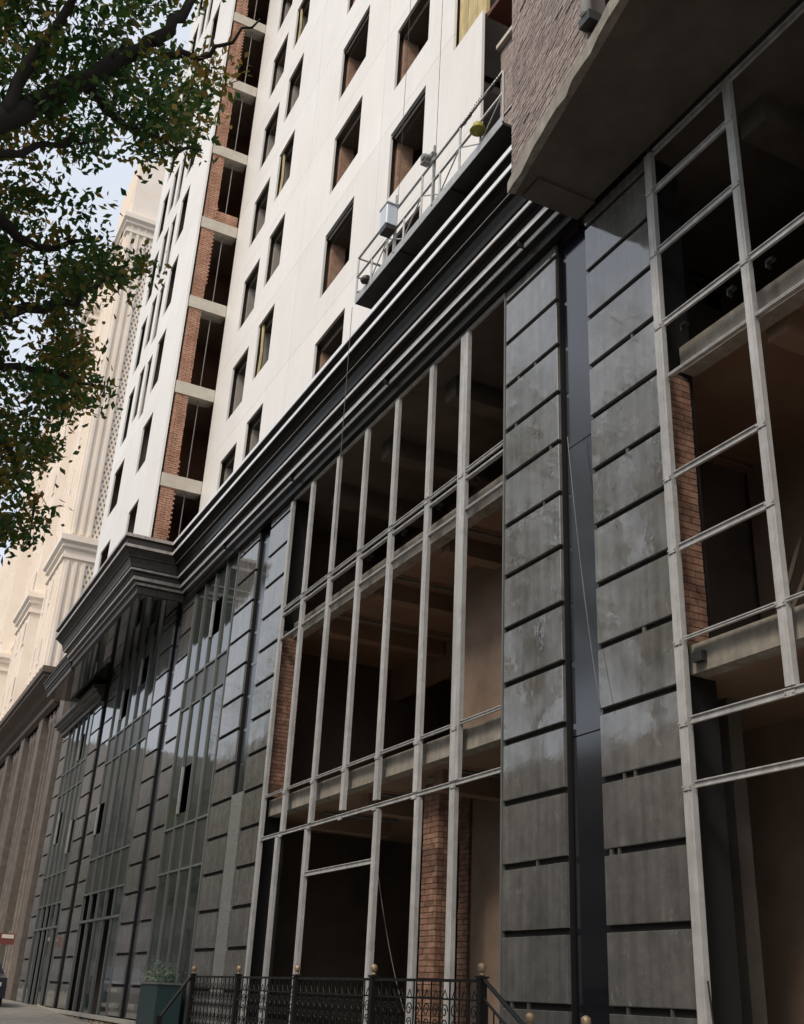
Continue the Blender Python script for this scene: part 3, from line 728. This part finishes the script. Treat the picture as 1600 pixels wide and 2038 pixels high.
for (x0, x1, yf, zt) in ((-56.6, -52, 6.62, 46), (-67, -62, 6.62, 46), (-62, -56.6, 7.45, 44), (-74, -67, 7.45, 41), (-82, -74, 6.5, 39), (-100, -82, 7.2, 35)):
    z = 16.0
    while z < zt-2:
        if not 20 < z < 22.2:
            x = x0+.52
            while x < x1-.6:
                ws.box(x+.02, x+.5, yf-.03, yf-.004, z, z+1.3); ws.box(x+.0, x+.56, yf-.07, yf-.03, z-.12, z-.02); x += 1.86
        z += 3.2
stuff(ws.build('window_surround', CREAM, N))
wd = MB()
for (x0, x1, yf, zt) in ((-56.6, -52, 6.62, 46), (-67, -62, 6.62, 46), (-62, -56.6, 7.45, 44), (-74, -67, 7.45, 41), (-82, -74, 6.5, 39), (-100, -82, 7.2, 35)):
    z = 16.0
    while z < zt-2:
        if not 20 < z < 22.2:
            x = x0+.52
            while x < x1-.6:
                wd.box(x+.14, x+.38, yf-.04, yf-.031, z+.1, z+1.2); x += 1.86
        z += 3.2
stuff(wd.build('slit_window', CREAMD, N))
# podium of the neighbour
box('podium_wall', -100, -49.4, 8.0, 12, 0, 14.3, NBROWN, N)
sweep([((-52, 12), (1, 0)), ((-52, 7.6), (1, -1)), ((-100, 7.6), (-1, -1))], [(.0, 13.6), (.25, 13.7), (.25, 13.95), (.45, 14.1), (.6, 14.3), (1.0, 14.62), (1.0, 14.75), (1.12, 14.8), (1.12, 15.1), (0, 15.15)], 'podium_cornice', NBROWN, N)
box('podium_deck', -100, -52, 7.55, 12, 15.0, 15.1, CREAMD, N)
x = -49.5; i = 0
while x > -75:
    box('stone_pilaster', x-1.2, x, 7.5, 8.0, .5, 13.6, NPIL, N)
    for q in range(4):
        xx = x-1.6-q*.95
        MB().lathe(xx, 7.8, [(.17, .8), (.17, 1.1), (.12, 1.2), (.11, 12.8), (.17, 13.0), (.17, 13.5)], 10).build('slender_column', NPIL, N, True)
    x -= 5.6; i += 1

# opposite side of the street: unseen buildings, added to shade the podium and dull its reflections
O = thing('unseen_building_row', 'plain mid-rise building row across the street, unseen, added to shade the podium and its reflections', 'building')
for (xa, xb, h) in ((-30, 20, 12), (-75, -30, 13), (-200, -75, 22)):
    wall_holes('facade_wall', xa, xb, 0, h, [(x, x+1.5, z, z+1.6) for x in np.arange(xa+1, xb-2, 3.2) for z in np.arange(1.2, h-2, 3.3)], -16.0, .3, TWALL, O)
    box('building_body', xa, xb, -26, -16.3, 0, h, DARK, O)
O2 = thing('unseen_end_block', 'plain tall block closing the far end of the street, unseen, added to block low sky in reflections', 'building')
box('building_body', -240, -215, -60, 4, 0, 45, TWALL, O2)

# ================================================================== terrace, railing, steps
struct(box('terrace', -20.5, -10.0, 6.1, 7.6, -.1, .83, PAVE))
struct(box('lower_terrace', -10.0, 2, 6.1, 7.6, -.1, .42, PAVE))
st = thing('terrace_steps', 'short flight of stone steps at the right end of the railed terrace', 'steps')
for i in range(3): box('step', -10.0, -9.1-.0-i*.28+.56-.28, 6.25, 7.45, .42+.0+i*.136, .42+(i+1)*.136, PAVE, st)
st2 = thing('street_steps', 'stone steps going down to the pavement at the left end of the railed terrace', 'steps')
for i in range(4): box('step', -22.0, -20.55, 5.2+i*.28, 6.1+.0, gz(-21)+.1+i*.14, gz(-21)+.1+(i+1)*.14, PAVE, st2)

def newel(x, y, z0, z1, parent, r=.045):
    p = MB(); p.box(x-.04, x+.04, y-.04, y+.04, z0, z1)
    p.box(x-.055, x+.055, y-.055, y+.055, z1-.02, z1+.0); o = p.build('post', IRON, parent)
    MB().lathe(x, y, [(.012, z1), (.03, z1+.005), (.03, z1+.02), (.014, z1+.03), (r*.6, z1+.04), (r*.95, z1+.06), (r, z1+.04+r), (r*.9, z1+.065+r), (r*.5, z1+.033+2*r), (.005, z1+.04+2*r)], 14).build('ball_finial', BRASS, o, True)
def scroll_pts(cx, y, cz, s, flip):
    pts = []
    for i in range(26):
        t = i/25; a = t*4.2*math.pi/1.6; r = s*(1-.75*t)
        pts.append((cx+flip*(r*math.cos(a)-s*.1), y, cz+r*math.sin(a)))
    return pts
R1 = thing('iron_railing', 'black wrought-iron terrace railing with scrollwork and brass ball finials', 'railing')
posts = [-20.42, -17.95, -15.42, -12.9, -10.32]
ztop = 1.87
for x in posts: newel(x, 6.2, .83, ztop-.0, R1)
for x0, x1 in zip(posts, posts[1:]):
    box('rail', x0+.04, x1-.04, 6.18, 6.22, ztop-.06, ztop-.03, IRON, R1)
    box('rail', x0+.04, x1-.04, 6.19, 6.21, ztop-.24, ztop-.22, IRON, R1)
    box('rail', x0+.04, x1-.04, 6.19, 6.21, .92, .94, IRON, R1)
    n = 12; w_ = (x1-x0-.08)/n
    b = MB()
    for i in range(n+1):
        x = x0+.04+i*w_
        b.box(x-.007, x+.007, 6.193, 6.207, .94, ztop-.06)
    b.build('balusters', IRON, R1)
    b = MB()
    for i in range(n):
        x = x0+.04+(i+.5)*w_
        for (cz, s, fl_) in ((1.52, .075, 1), (1.38, .06, -1), (1.2, .075, 1), (1.05, .06, -1)):
            b.tube(scroll_pts(x, 6.2, cz, s, fl_), .007, 5)
        b.tube([(x-.05, 6.2, ztop-.22), (x, 6.2, ztop-.14), (x+.05, 6.2, ztop-.22)], .006, 5)
    b.build('scrollwork', IRON, R1)
R2 = thing('stair_railing', 'black iron stair handrail running down past the dark blue strip with two brass balls', 'railing')
newel(-9.42, 6.2, .42, 1.43, R2); newel(-8.53, 6.2, .42, 1.43, R2)
MB().tube([(-10.28, 6.2, 1.84), (-9.42, 6.2, 1.38)], .022, 6).build('rail', IRON, R2)
MB().tube([(-10.28, 6.2, 1.66), (-9.42, 6.2, 1.20)], .014, 6).build('rail', IRON, R2)
MB().tube([(-9.42, 6.2, 1.36), (-8.53, 6.2, 1.36)], .018, 6).build('rail', IRON, R2)
MB().tube([(-8.53, 6.2, 1.36), (-3.0, 6.2, 1.36)], .018, 6).build('rail', IRON, R2)
b = MB()
for i in range(7):
    x = -10.2+i*.12; b.tube([(x, 6.2, .75), (x, 6.2, 1.66-(x+10.28)*.535)], .008, 5)
b.build('balusters', IRON, R2)
R3 = thing('street_stair_railing', 'black iron handrail sloping down to the pavement left of the terrace railing', 'railing')
MB().tube([(-20.45, 6.16, 1.82), (-20.45, 5.7, 1.15)], .03, 6).build('rail', IRON, R3)
MB().box(-20.5, -20.4, 5.62, 5.72, gz(-21), 1.17).build('post', IRON, R3)

# teal planter with pale shrub on the left, by the glazing
PL = thing('teal_planter', 'dark teal box planter with a pale shrub standing by the plastic-sheeted glazing', 'planter')
box('planter_box', -26.2, -24.75, 6.75, 7.3, gz(-26)+.1, 1.68, TEAL, PL)
box('planter_rim', -26.23, -24.72, 6.72, 7.32, 1.682, 1.72, ALU, PL)
def leaf_mesh(centers, sizes, up=.3, asp=.5):
    n = len(centers)
    d = rng.normal(size=(n, 3)); d[:, 2] -= up; d /= np.linalg.norm(d, axis=1)[:, None]
    e = rng.normal(size=(n, 3)); e -= (e*d).sum(1)[:, None]*d; e /= np.linalg.norm(e, axis=1)[:, None]
    nn = np.cross(d, e)
    s = sizes[:, None]
    v = np.stack([centers-d*s*.5, centers+e*s*asp*.5+nn*s*.05, centers+d*s*.5, centers-e*s*asp*.5+nn*s*.05], 1).reshape(-1, 3)
    f = np.arange(n*4).reshape(-1, 4)
    return v, f
def leaves(name, v, f, m, parent):
    me = bpy.data.meshes.new(name)
    me.vertices.add(len(v)); me.vertices.foreach_set('co', v.astype(np.float32).ravel())
    me.loops.add(f.size); me.loops.foreach_set('vertex_index', f.ravel().astype(np.int32))
    me.polygons.add(len(f)); me.polygons.foreach_set('loop_start', np.arange(0, f.size, 4, dtype=np.int32))
    me.materials.append(m); me.update(calc_edges=True); me.validate()
    return stuff(link(name, me, parent))
c = np.column_stack([rng.uniform(-26.1, -24.8, 900), rng.normal(7.0, .14, 900), 1.72+np.abs(rng.normal(0, .14, 900))])
v, f = leaf_mesh(c, rng.uniform(.05, .11, 900)); leaves('foliage', v, f, LEAFP, PL)

# ================================================================== parked car at the far left
CA = thing('parked_car', 'dark parked car half out of sight at the left edge beside the far pavement', 'car')
zg = gz(-42)+.0
side = [(0, .25), (0, .62), (.12, .82), (.75, .90), (1.35, 1.36), (2.7, 1.42), (3.5, .98), (4.3, .86), (4.45, .6), (4.45, .25)]
b = MB(); n = len(side)
for yy, ins in ((4.15, .1), (4.25, 0), (5.8, 0), (5.9, .1)):
    b.v += [(-44.6+x, yy if z < 1 else (yy+.16 if yy < 5 else yy-.16), zg+.12+z) for x, z in side]
for i in range(3):
    for k in range(n): b.f.append((i*n+k, i*n+(k+1) % n, (i+1)*n+(k+1) % n, (i+1)*n+k))
b.f += [tuple(range(n))[::-1], tuple(range(3*n, 4*n))]
b.build('body', CARP, CA)
b = MB(); b.add([(-43.2, 5.905-.02, zg+1.05), (-41.3, 5.905-.02, zg+1.05), (-41.95, 5.76, zg+1.46), (-43.0, 5.76, zg+1.44)], [(0, 1, 2, 3)]); b.build('side_window', GLASS, CA)
b = MB(); b.add([(-41.85, 4.5, zg+1.5), (-41.85, 5.6, zg+1.5), (-41.15, 5.75, zg+1.14), (-41.15, 4.35, zg+1.14)], [(0, 1, 2, 3)]); b.build('windscreen', GLASS, CA)
for x in (-43.7, -41.0):
    for yy in (4.2, 5.72):
        b = MB(); b.lathe(0, 0, [(.2, 0), (.31, .0), (.33, .04), (.33, .16), (.31, .2), (.2, .2)], 20)
        o = b.build('wheel', RUBBER, CA, True); o.location = (x, yy+.2, zg+.33); o.rotation_euler = (math.pi/2, 0, 0)
        q = MB(); q.lathe(0, 0, [(.19, .0), (.19, .205), (.05, .21)], 14); p = q.build('rim', GALV, o, True)
for yy in (4.45, 5.6):
    box('headlight', -40.17, -40.12, yy-.12, yy+.12, zg+.72, zg+.84, BEAM, CA)
sg = thing('roadside_sign', 'small red and white sign beside the pavement at the far left edge', 'sign')
MB().tube([(-47.5, 6.72, gz(-47)), (-47.5, 6.72, 3.4)], .03, 8).build('post', GALV, sg)
box('sign_board', -47.52, -47.46, 6.1, 6.95, 2.9, 3.3, REDL, sg); box('sign_stripe', -47.455, -47.45, 6.45, 6.9, 3.12, 3.26, CREAM, sg)

# ================================================================== loose cables
def cable(p, q, sag, label, r=.006, m=IRON):
    pts = []
    for i in range(17):
        t = i/16; pts.append((p[0]+(q[0]-p[0])*t, p[1]+(q[1]-p[1])*t, p[2]+(q[2]-p[2])*t-sag*4*t*(1-t)))
    tag(MB().tube(pts, r, 5).build('hanging_cable', m, None, True), label, 'cable')
cable((-10.35, 7.44, 8.6), (-9.75, 7.40, 4.72), .35, 'thin pale cable hanging in front of the dark blue metal strip', .006, ALU)
cable((-16.7, 7.9, 4.0), (-14.9, 7.7, 1.4), .25, 'thin cable slanting across the dark opening left of the brick pillar', .007, CLIP)
cable((-16.35, 6.6, 14.1), (-16.2, 6.55, 9.0), .0, 'thin cord hanging from the left end of the work platform over the cornice', .006, CLIP)
cable((-8.3, 7.42, 1.9), (-8.0, 7.3, .6), .08, 'dark cable looped at the foot of the right window frame', .01)

# ================================================================== trees
def tree(name, label, base, limbs, leaf_centers, lsize, group=None, leafm=None):
    T = thing(name, label, 'tree', group)
    MB().tube(base[0], base[1], 12).build('trunk', BARK, T, True)
    for pts, rads in limbs: MB().tube(pts, rads, 8).build('branch', BARK, T, True)
    n = len(leaf_centers); v, f = leaf_mesh(leaf_centers, rng.uniform(lsize*.7, lsize*1.25, n))
    leaves('foliage', v, f, leafm or LEAF, T); return T
# near tree whose branches hang into the upper left of the view
def A(px, py, d): return at(px, py, d)
limb = []
trunk_top = Vector((-4.8, -1.6, 4.4))
def L(pl, r0, r1):
    pts = [A(*p) for p in pl]; n = len(pts)
    # resample with slight wiggle
    out = []
    for i in range(n-1):
        for t in (0, .33, .66):
            p = pts[i].lerp(pts[i+1], t); out.append(p+Vector(rng.normal(0, .025, 3)))
    out.append(pts[-1]); m = len(out)
    limb.append((out, [r0+(r1-r0)*i/(m-1) for i in range(m)])); return out
main = L([(-420, 420, 7.2), (-150, 300, 8.2), (0, 238, 8.8), (110, 195, 9.2), (220, 128, 9.6), (300, 85, 9.9), (370, 20, 10.3), (430, -80, 10.8)], .125, .03)
limb[-1] = ([trunk_top]+limb[-1][0], [.16]+limb[-1][1])
L([(300, 85, 9.9), (350, 110, 10), (410, 118, 10.1), (460, 85, 10.1), (518, 38, 10.2)], .035, .008)
L([(170, 160, 9.4), (215, 215, 9.6), (262, 262, 9.8), (330, 287, 10), (395, 300, 10.1)], .05, .008)
L([(-150, 300, 8.2), (-40, 420, 9), (40, 470, 9.5), (110, 500, 9.8), (190, 470, 10)], .07, .012)
L([(-300, 480, 8), (-80, 640, 9), (60, 612, 9.6), (150, 600, 9.9), (205, 560, 10.1), (280, 545, 10.3)], .07, .012)
limb[-1] = ([trunk_top, A(-420, 500, 7)]+limb[-1][0], [.15, .1]+limb[-1][1])
L([(-80, 640, 9), (0, 730, 9.6), (90, 740, 10), (160, 760, 10.3), (205, 775, 10.5)], .045, .01)
L([(-80, 640, 9), (-20, 820, 9.8), (30, 930, 10.3), (70, 990, 10.6), (60, 1060, 10.8)], .045, .008)
L([(0, 238, 8.8), (60, 120, 9), (130, 30, 9.2), (180, -60, 9.3)], .06, .02)
L([(-40, 300, 8.6), (70, 288, 9), (140, 283, 9.3), (200, 280, 9.6)], .035, .01)
# foliage: clusters of leaves where the photograph shows them
edge = [(-400, 520), (0, 428), (60, 432), (120, 452), (200, 440), (270, 415), (320, 400), (328, 238), (400, 205), (430, 235), (470, 262), (520, 300), (560, 285), (575, 205), (650, 175), (740, 200), (790, 195), (830, 150), (900, 112), (980, 95), (1040, 88), (1085, 30), (1100, -40)]
def edge_x(y):
    for (a, xa), (b_, xb) in zip(edge, edge[1:]):
        if a <= y <= b_: return xa+(xb-xa)*(y-a)/(b_-a)
    return -60
gaps = [(222, 345, 50, 60), (25, 680, 48, 55), (70, 420, 26, 24), (45, 70, 40, 30), (20, 215, 24, 40), (10, 1010, 28, 40), (150, 430, 30, 26), (230, 215, 26, 26), (300, 40, 22, 30), (50, 560, 30, 24), (330, 60, 30, 22)]
cl = []; main_c = []
while len(main_c) < 520:
    py = rng.uniform(-350, 1100); px = rng.uniform(-500 if py < 500 else -260, 470); ex = edge_x(py)
    if px > ex-22: continue
    if any(((px-g[0])/g[2])**2+((py-g[1])/g[3])**2 < 1.2 for g in gaps): continue
    main_c.append((px, py, rng.uniform(9.0, 12.2), rng.uniform(.10, .26)))
for px, py, d, sg in main_c:
    for k in range(int(rng.integers(3, 8))):
        qx, qy = px+rng.normal(0, sg*200*.8), py+rng.normal(0, sg*200*.65)
        if qx > edge_x(qy)-10: continue
        cl.append((qx, qy, d+rng.normal(0, .25)))
for px, py in ((232, 560), (262, 540), (292, 528), (306, 545), (255, 585), (280, 520), (300, 300), (345, 292), (380, 300), (395, 285), (60, 1010), (75, 1040), (30, 1060), (52, 1075), (90, 1000), (170, 770), (195, 785), (205, 770), (440, 150), (455, 120), (430, 175)):
    cl.append((px, py, 10.2))
cent = []
for px, py, d in cl:
    c0 = np.array(A(px, py, d)); k = int(rng.integers(10, 34))
    cent.append(c0+rng.normal(0, .085, (k, 3))*np.array([1.2, 1.2, .7]))
    # twig
tw = MB()
for px, py, d in cl[::2]:
    p = A(px, py, d); q = p+Vector(rng.normal(0, .08, 3)); q2 = p+Vector(rng.normal(0, .07, 3)); tw.tube([q, p, q2], [.005, .004, .002], 4)
cent = np.concatenate(cent)
NT1 = tree('street_tree', 'large leafy street tree whose dark branches hang into the upper left of the view', ([(-4.6, -2.2, -.05), (-4.65, -2.1, 1.2), (-4.7, -1.9, 2.8), tuple(trunk_top)], [.32, .25, .23, .21]), limb, cent, .086)
stuff(tw.build('twigs', BARK, NT1))

def unseen_tree(x, y, h, r, label, seed, n=7000, ls=.16):  # unseen tree, added to block sky and pattern the podium reflections
    rg = np.random.default_rng(seed)
    limbs = []; top = Vector((x, y, h*.42)); cs = []
    for k in range(11):
        a = rg.uniform(0, 2*math.pi); e = rg.uniform(.1, 1.2)
        L_ = r*rg.uniform(.6, .95); p = top+Vector((math.cos(a)*math.cos(e)*L_, math.sin(a)*math.cos(e)*L_, math.sin(e)*(h*.5)))
        limbs.append(([top, top.lerp(p, .5)+Vector((0, 0, .3)), p], [.12, .07, .02])); cs += [np.array(top.lerp(p, .6)), np.array(p)]
    for k in range(26):
        q = rg.normal(size=3); q /= np.linalg.norm(q); cs.append(np.array([x, y, h*.68])+q*np.array([r, r, h*.32])*rg.uniform(.45, 1))
    cs = np.array(cs); idx = rg.integers(0, len(cs), n)
    pts = cs[idx]+rg.normal(0, r*.17, (n, 3))
    pts = pts[pts[:, 1] < -1.0]
    return tree('street_tree', label, ([(x, y, gz(x)-.05), (x+.1, y, h*.2), tuple(top)], [.28, .2, .15]), limbs, pts, ls, 'unseen trees added to shape reflections')
unseen_tree(-17, -4.2, 18.5, 4.0, 'tall street tree opposite the middle of the podium, unseen, added to shape reflections', 3, 14000)
unseen_tree(-28.8, -4.2, 24, 3.2, 'street tree opposite the third podium bay, unseen, added to shape reflections', 4, 7000, .2)
unseen_tree(-38, -5.6, 21, 4.6, 'street tree opposite the projecting tower volume, unseen, added to shape reflections', 5)
unseen_tree(-54, -4.8, 21, 4.2, 'street tree furthest down the street, unseen, added to shape reflections', 6)
unseen_tree(-63, -5.4, 15, 4.8, 'street tree across the road from the parked car, unseen, added to shape reflections', 9)
unseen_tree(-78, -5.4, 15, 4.8, 'street tree well beyond the parked car, unseen, added to shape reflections', 10)
unseen_tree(-95, -5.4, 15, 5, 'last street tree down the street, unseen, added to shape reflections', 12)
unseen_tree(-22.8, -4.2, 22.5, 2.9, 'slender street tree behind the tall one opposite the podium, unseen, added to shape reflections', 13)
unseen_tree(6, -2.5, 14, 4.2, 'street tree behind the viewpoint, unseen, added to shape reflections', 8, 5000)

scene.render.engine = 'CYCLES'
